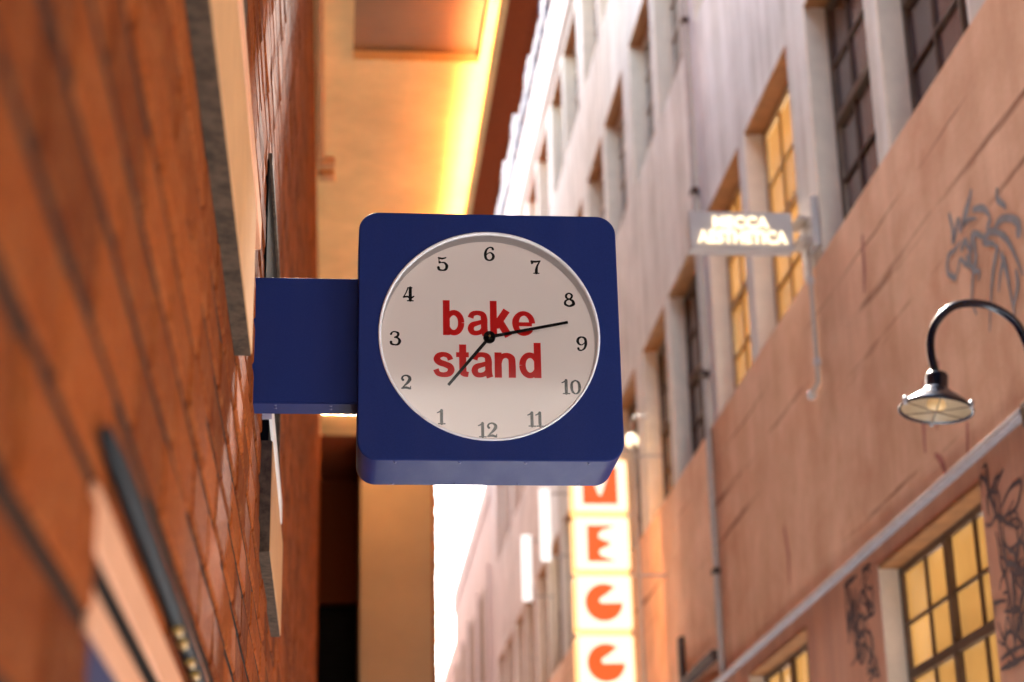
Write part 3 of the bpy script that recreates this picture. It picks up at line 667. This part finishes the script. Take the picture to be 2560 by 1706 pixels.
# far, lower building on the right and things on the walls
fb = thing('rendered_building', 'pale rendered building far down the lane beyond the warehouse', 'building', (BX + 2, 42, -1.6))
fw_ = MB().box(BX, BX + 5, 28.05, 37, -1.6, 8.0).box(BX + 0.05, BX + 5, 37.001, 60, -1.6, 7.1); fw_.build('wall', 'far_render', fb)
for y in (28.4, 30.6, 32.8, 34.6):
    MB().box(BX - 0.03, BX - 0.001, y, y + 0.55, -1.6, 6.7 if y < 36.5 else 6.2).build('pilaster', 'far_render', fb)
    MB().box(BX - 0.02, BX - 0.0005, y + 0.75, y + 1.9, 5.1, 6.5 if y < 36 else 6.0).build('window', 'far_window', fb)
    MB().box(BX - 0.02, BX - 0.0005, y + 0.75, y + 1.9, 2.6, 4.3).build('window', 'far_window', fb)
MB().box(BX - 0.03, BX + 0.2, 28.06, 37, 7.7, 8.1).box(BX + 0.02, BX + 0.2, 37.01, 60, 6.8, 7.2).build('cornice', 'far_render', fb)

t = thing('drain_pipe', 'thin vertical drain pipe on the warehouse wall beside the lit stacked letter sign', 'pipe', (BX - 0.03, 11.3, -1.6))
MB().tube([(BX - 0.025, 11.28, 1.98), (BX - 0.025, 11.28, 6.5), (BX - 0.025, 11.22, 9.9)], 0.021, 10).build('pipe', 'conduit', t)
for z in (2.6, 3.9, 5.2, 6.5): MB().box(BX - 0.05, BX - 0.0065 if z < 3.5 else BX - .0005, 11.24, 11.32, z, z + 0.03).build('clip', 'rust', t)
t = thing('wall_bracket', 'rusty iron angle bracket on the pink wall above the ledge', 'bracket', (BX - 0.03, 12, 2.1))
MB().box(BX - 0.05, BX - 0.0065, 11.45, 12.55, 2.10, 2.16, 0.005).build('bar', 'rust', t)
MB().box(BX - 0.04, BX - 0.0065, 12.56, 12.66, 2.10, 2.46, 0.005).build('upright', 'rust', t)

# gooseneck lamp
t = thing('gooseneck_lamp', 'dark enamel gooseneck wall lamp in front of the pink wall', 'lamp', (BX, 5.2, 1.7))
arm = [(2.4, 1.72), (2.30, 1.72), (2.20, 1.745), (2.135, 1.80), (2.108, 1.87), (2.094, 1.938), (2.068, 1.992), (2.012, 2.033), (1.953, 2.047), (1.892, 2.040), (1.850, 2.014), (1.817, 1.974), (1.800, 1.93), (1.796, 1.885), (1.800, 1.845), (1.806, 1.81)]
sm = smooth_line(arm, 4)
MB().tube([(p.x, 5.2, p.y) for p in sm], 0.0125, 14).build('arm', 'enamel', t)
MB().lathe([(0.0, -0.03), (0.03, -0.03), (0.05, -0.012), (0.055, 0)], (BX - 0.0062, 5.2, 1.72), (1, 0, 0), 20).build('wall_flange', 'enamel', t)
ax = Vector((0.13, 0.03, 1.0)).normalized(); ap = Vector((1.806, 5.2, 1.80))
MB().lathe([(0.0, 0.016), (0.030, 0.016), (0.034, 0.008), (0.034, -0.028), (0.040, -0.038), (0.053, -0.049), (0.074, -0.064), (0.098, -0.084), (0.112, -0.099), (0.112, -0.106), (0.1085, -0.106), (0.096, -0.088), (0.072, -0.068), (0.051, -0.053), (0.036, -0.044), (0.0, -0.042)], ap, ax, 40).build('shade', 'enamel', t)
MB().lathe([(0.0, -0.0445), (0.034, -0.046), (0.050, -0.0560), (0.071, -0.0710), (0.095, -0.0905), (0.106, -0.1015)], ap, ax, 40).build('reflector', 'enamel_in', t)
MB().lathe([(0.0, -0.104), (0.02, -0.102), (0.030, -0.090), (0.026, -0.072), (0.014, -0.058)], ap, ax, 24).build('bulb', 'lamp_bulb', t)
ux = ax.orthogonal().normalized(); uy = ax.cross(ux)
for k in range(3):
    a = R(35 + 120 * k); q = ap + (ux * math.cos(a) + uy * math.sin(a)) * 0.1115 - ax * 0.098
    MB().lathe([(0.0, 0.014), (0.006, 0.013), (0.008, 0.0), (0.006, -0.013), (0.0, -0.014)], q, ax, 12).build('rim_screw', 'grey_metal', t)
    a2 = R(95 + 60 * k); d = (ux * math.cos(a2) + uy * math.sin(a2)) * 0.104
    MB().tube([ap - ax * 0.104 - d, ap - ax * 0.108, ap - ax * 0.104 + d], 0.0018, 8).build('guard_wire', 'steel_frame', t)

# small lit letter sign on the right wall
t = thing('projecting_sign', 'pale box sign with two lines of glowing letters projecting from the warehouse', 'sign', (2.05, 8.64, 3.66))
MB().box(1.776, 2.312, 8.60, 8.685, 3.660, 3.868, 0.004).build('box', 'sign_grey', t)
text_mesh('MECCA', 1.898, 2.186, 3.776, 3.840, 8.599, 0.018, 0.012).build('lettering', 'letter_glow', t)
text_mesh('AESTHETICA', 1.816, 2.277, 3.691, 3.762, 8.599, 0.018, 0.012).build('lettering', 'letter_glow', t)
for z in (3.675, 3.785): MB().box(2.313, 2.362, 8.50, 8.66, z, z + 0.024, 0.003).build('arm', 'conduit', t)
MB().box(2.363, 2.3995, 8.42, 8.60, 3.62, 3.89, 0.004).build('wall_plate', 'sign_grey', t)
t = thing('cable_conduit', 'thin grey conduit running down the pink wall from the small lit letter sign', 'conduit', (2.37, 8.56, 2.92))
MB().tube([(2.372, 8.55, 3.615), (2.372, 8.56, 3.3), (2.372, 8.565, 2.94), (2.36, 8.60, 2.915), (2.36, 8.66, 2.905)], 0.0125, 10).build('tube', 'conduit', t)
for z in (3.478, 3.045): MB().tube([(2.372, 8.56, z - 0.016), (2.372, 8.56, z + 0.016)], 0.019, 12).build('coupling', 'sign_grey', t)
MB().lathe([(0.0, -0.02), (0.02, -0.018), (0.024, 0.0), (0.02, 0.018), (0.0, 0.02)], (2.36, 8.665, 2.905), (0, 0, 1), 14).build('end_cap', 'sign_grey', t)

# stacked letter sign
t = thing('stacked_letter_sign', 'vertical sign of lit white boxes with orange letters V E G G', 'sign', (1.92, 13.06, 2.14))
XC, BW = 1.913, 0.205
def arc(cx, cz, r, a0, a1, n=24): return [(cx + r * math.cos(R(a0 + (a1 - a0) * k / n)), cz + r * math.sin(R(a0 + (a1 - a0) * k / n))) for k in range(n + 1)]
def rbox(c, hw, hh, r):
    return arc(c[0] + hw - r, c[1] + hh - r, r, 0, 90, 5) + arc(c[0] - hw + r, c[1] + hh - r, r, 90, 180, 5) + arc(c[0] - hw + r, c[1] - hh + r, r, 180, 270, 5) + arc(c[0] + hw - r, c[1] - hh + r, r, 270, 360, 5)
for i, chh in enumerate('VEGG'):
    zc = 3.648 - 0.430 * i; c = (XC, zc)
    bx = MB().poly(rbox(c, BW + 0.004, 0.2045, 0.035), 'xz', 13.0, 0.14).build('letter_box', 'sign_edge', t)
    MB().poly(rbox(c, BW - 0.012, 0.190, 0.030), 'xz', 12.998).build('face', 'sign_white', bx)
    if chh == 'V':
        P = [(-.115, -.125), (.115, -.125), (.115, .125), (.075, .125), (.045, .04), (.008, -.068), (-.008, -.068), (-.045, .04), (-.075, .125), (-.115, .125)]
    elif chh == 'E':
        P = [(-.095, -.12), (.085, -.12), (.055, -.105), (-.005, -.085), (-.022, -.062), (-.015, -.042), (.01, -.03), (.052, -.012), (.052, .010), (.01, .022), (-.02, .036), (-.022, .062), (.0, .085), (.055, .105), (.085, .12), (-.095, .12)]
    else:
        P = arc(0, 0, .122, 52, 352, 40) + [(.118, -.004), (-.015, -.006), (-.030, .006), (-.026, .026), (.02, .055), (.055, .085)]
    MB().poly([(c[0] + a * 1.1, c[1] + b * 1.1) for a, b in P], 'xz', 12.996).build('letter', 'sign_orange', bx)
MB().tube([(2.19, 13.1, 1.4), (2.19, 13.1, 4.0)], 0.018, 10).build('pole', 'conduit', t)
for z in (3.9, 3.0, 2.13): MB().box(2.10, BX - 0.0065 if z < 3.5 else BX - 0.0005, 13.09, 13.11, z, z + 0.014).build('stay', 'conduit', t)
t = thing('globe_light', 'small bright globe light on a bracket above the stacked letter sign', 'light', (2.27, 13.6, 4.12))
MB().lathe([(0, -.055), (.03, -.047), (.05, -.02), (.055, 0), (.05, .02), (.03, .047), (0, .055)], (2.265, 13.6, 4.177), (0, 0, 1), 20).build('globe', 'letter_glow', t)
MB().tube([(2.265, 13.6, 4.23), (2.265, 13.6, 4.33), (2.30, 13.6, 4.37), (2.3999, 13.6, 4.37)], 0.012, 8).build('bracket', 'conduit', t)

for yb, x0, x1, z0, z1, lab in ((18.0, 2.035, 2.14, 4.28, 5.02, 'narrow glowing white blade sign projecting from the warehouse, the right one of two'), (20.0, 2.05, 2.155, 4.31, 5.04, 'narrow glowing white blade sign projecting from the warehouse, the left one of two')):
    t = thing('blade_sign', lab, 'sign', (x0, yb, z0), 'white blade signs on the far part of the warehouse')
    MB().box(x0, x1, yb, yb + 0.03, z0, z1, 0.004).build('panel', 'banner', t)
    for z in (z0 + 0.04, z1 - 0.06): MB().box(x1, BX - 0.0005, yb + 0.005, yb + 0.025, z, z + 0.02).build('arm', 'conduit', t)

# added above and behind the viewer for shade and the clock glass glare
t = thing('lane_blocker', 'unseen dark blocker added over the lane to shade it', 'blocker', (1.1, 1.6, 3.3))
MB().box(-0.145, 2.39, -3.05, 4.75, 3.30, 3.36).build('blocker_slab', 'dark_blocker', t)
for y in (-3.0, -1.1, 0.8, 2.7, 4.6): MB().box(-0.145, 2.39, y - 0.04, y + 0.04, 3.20, 3.2995).build('beam', 'dark_blocker', t)  # beams of the added blocker
t = thing('glare_building', 'pale sunlit building added far behind the viewer to put glare in the clock glass', 'building', (5, -27, -1.6))
MB().box(0.9, 12, -30, -25, -1.6, 14).build('wall', 'glare_building_render', t)
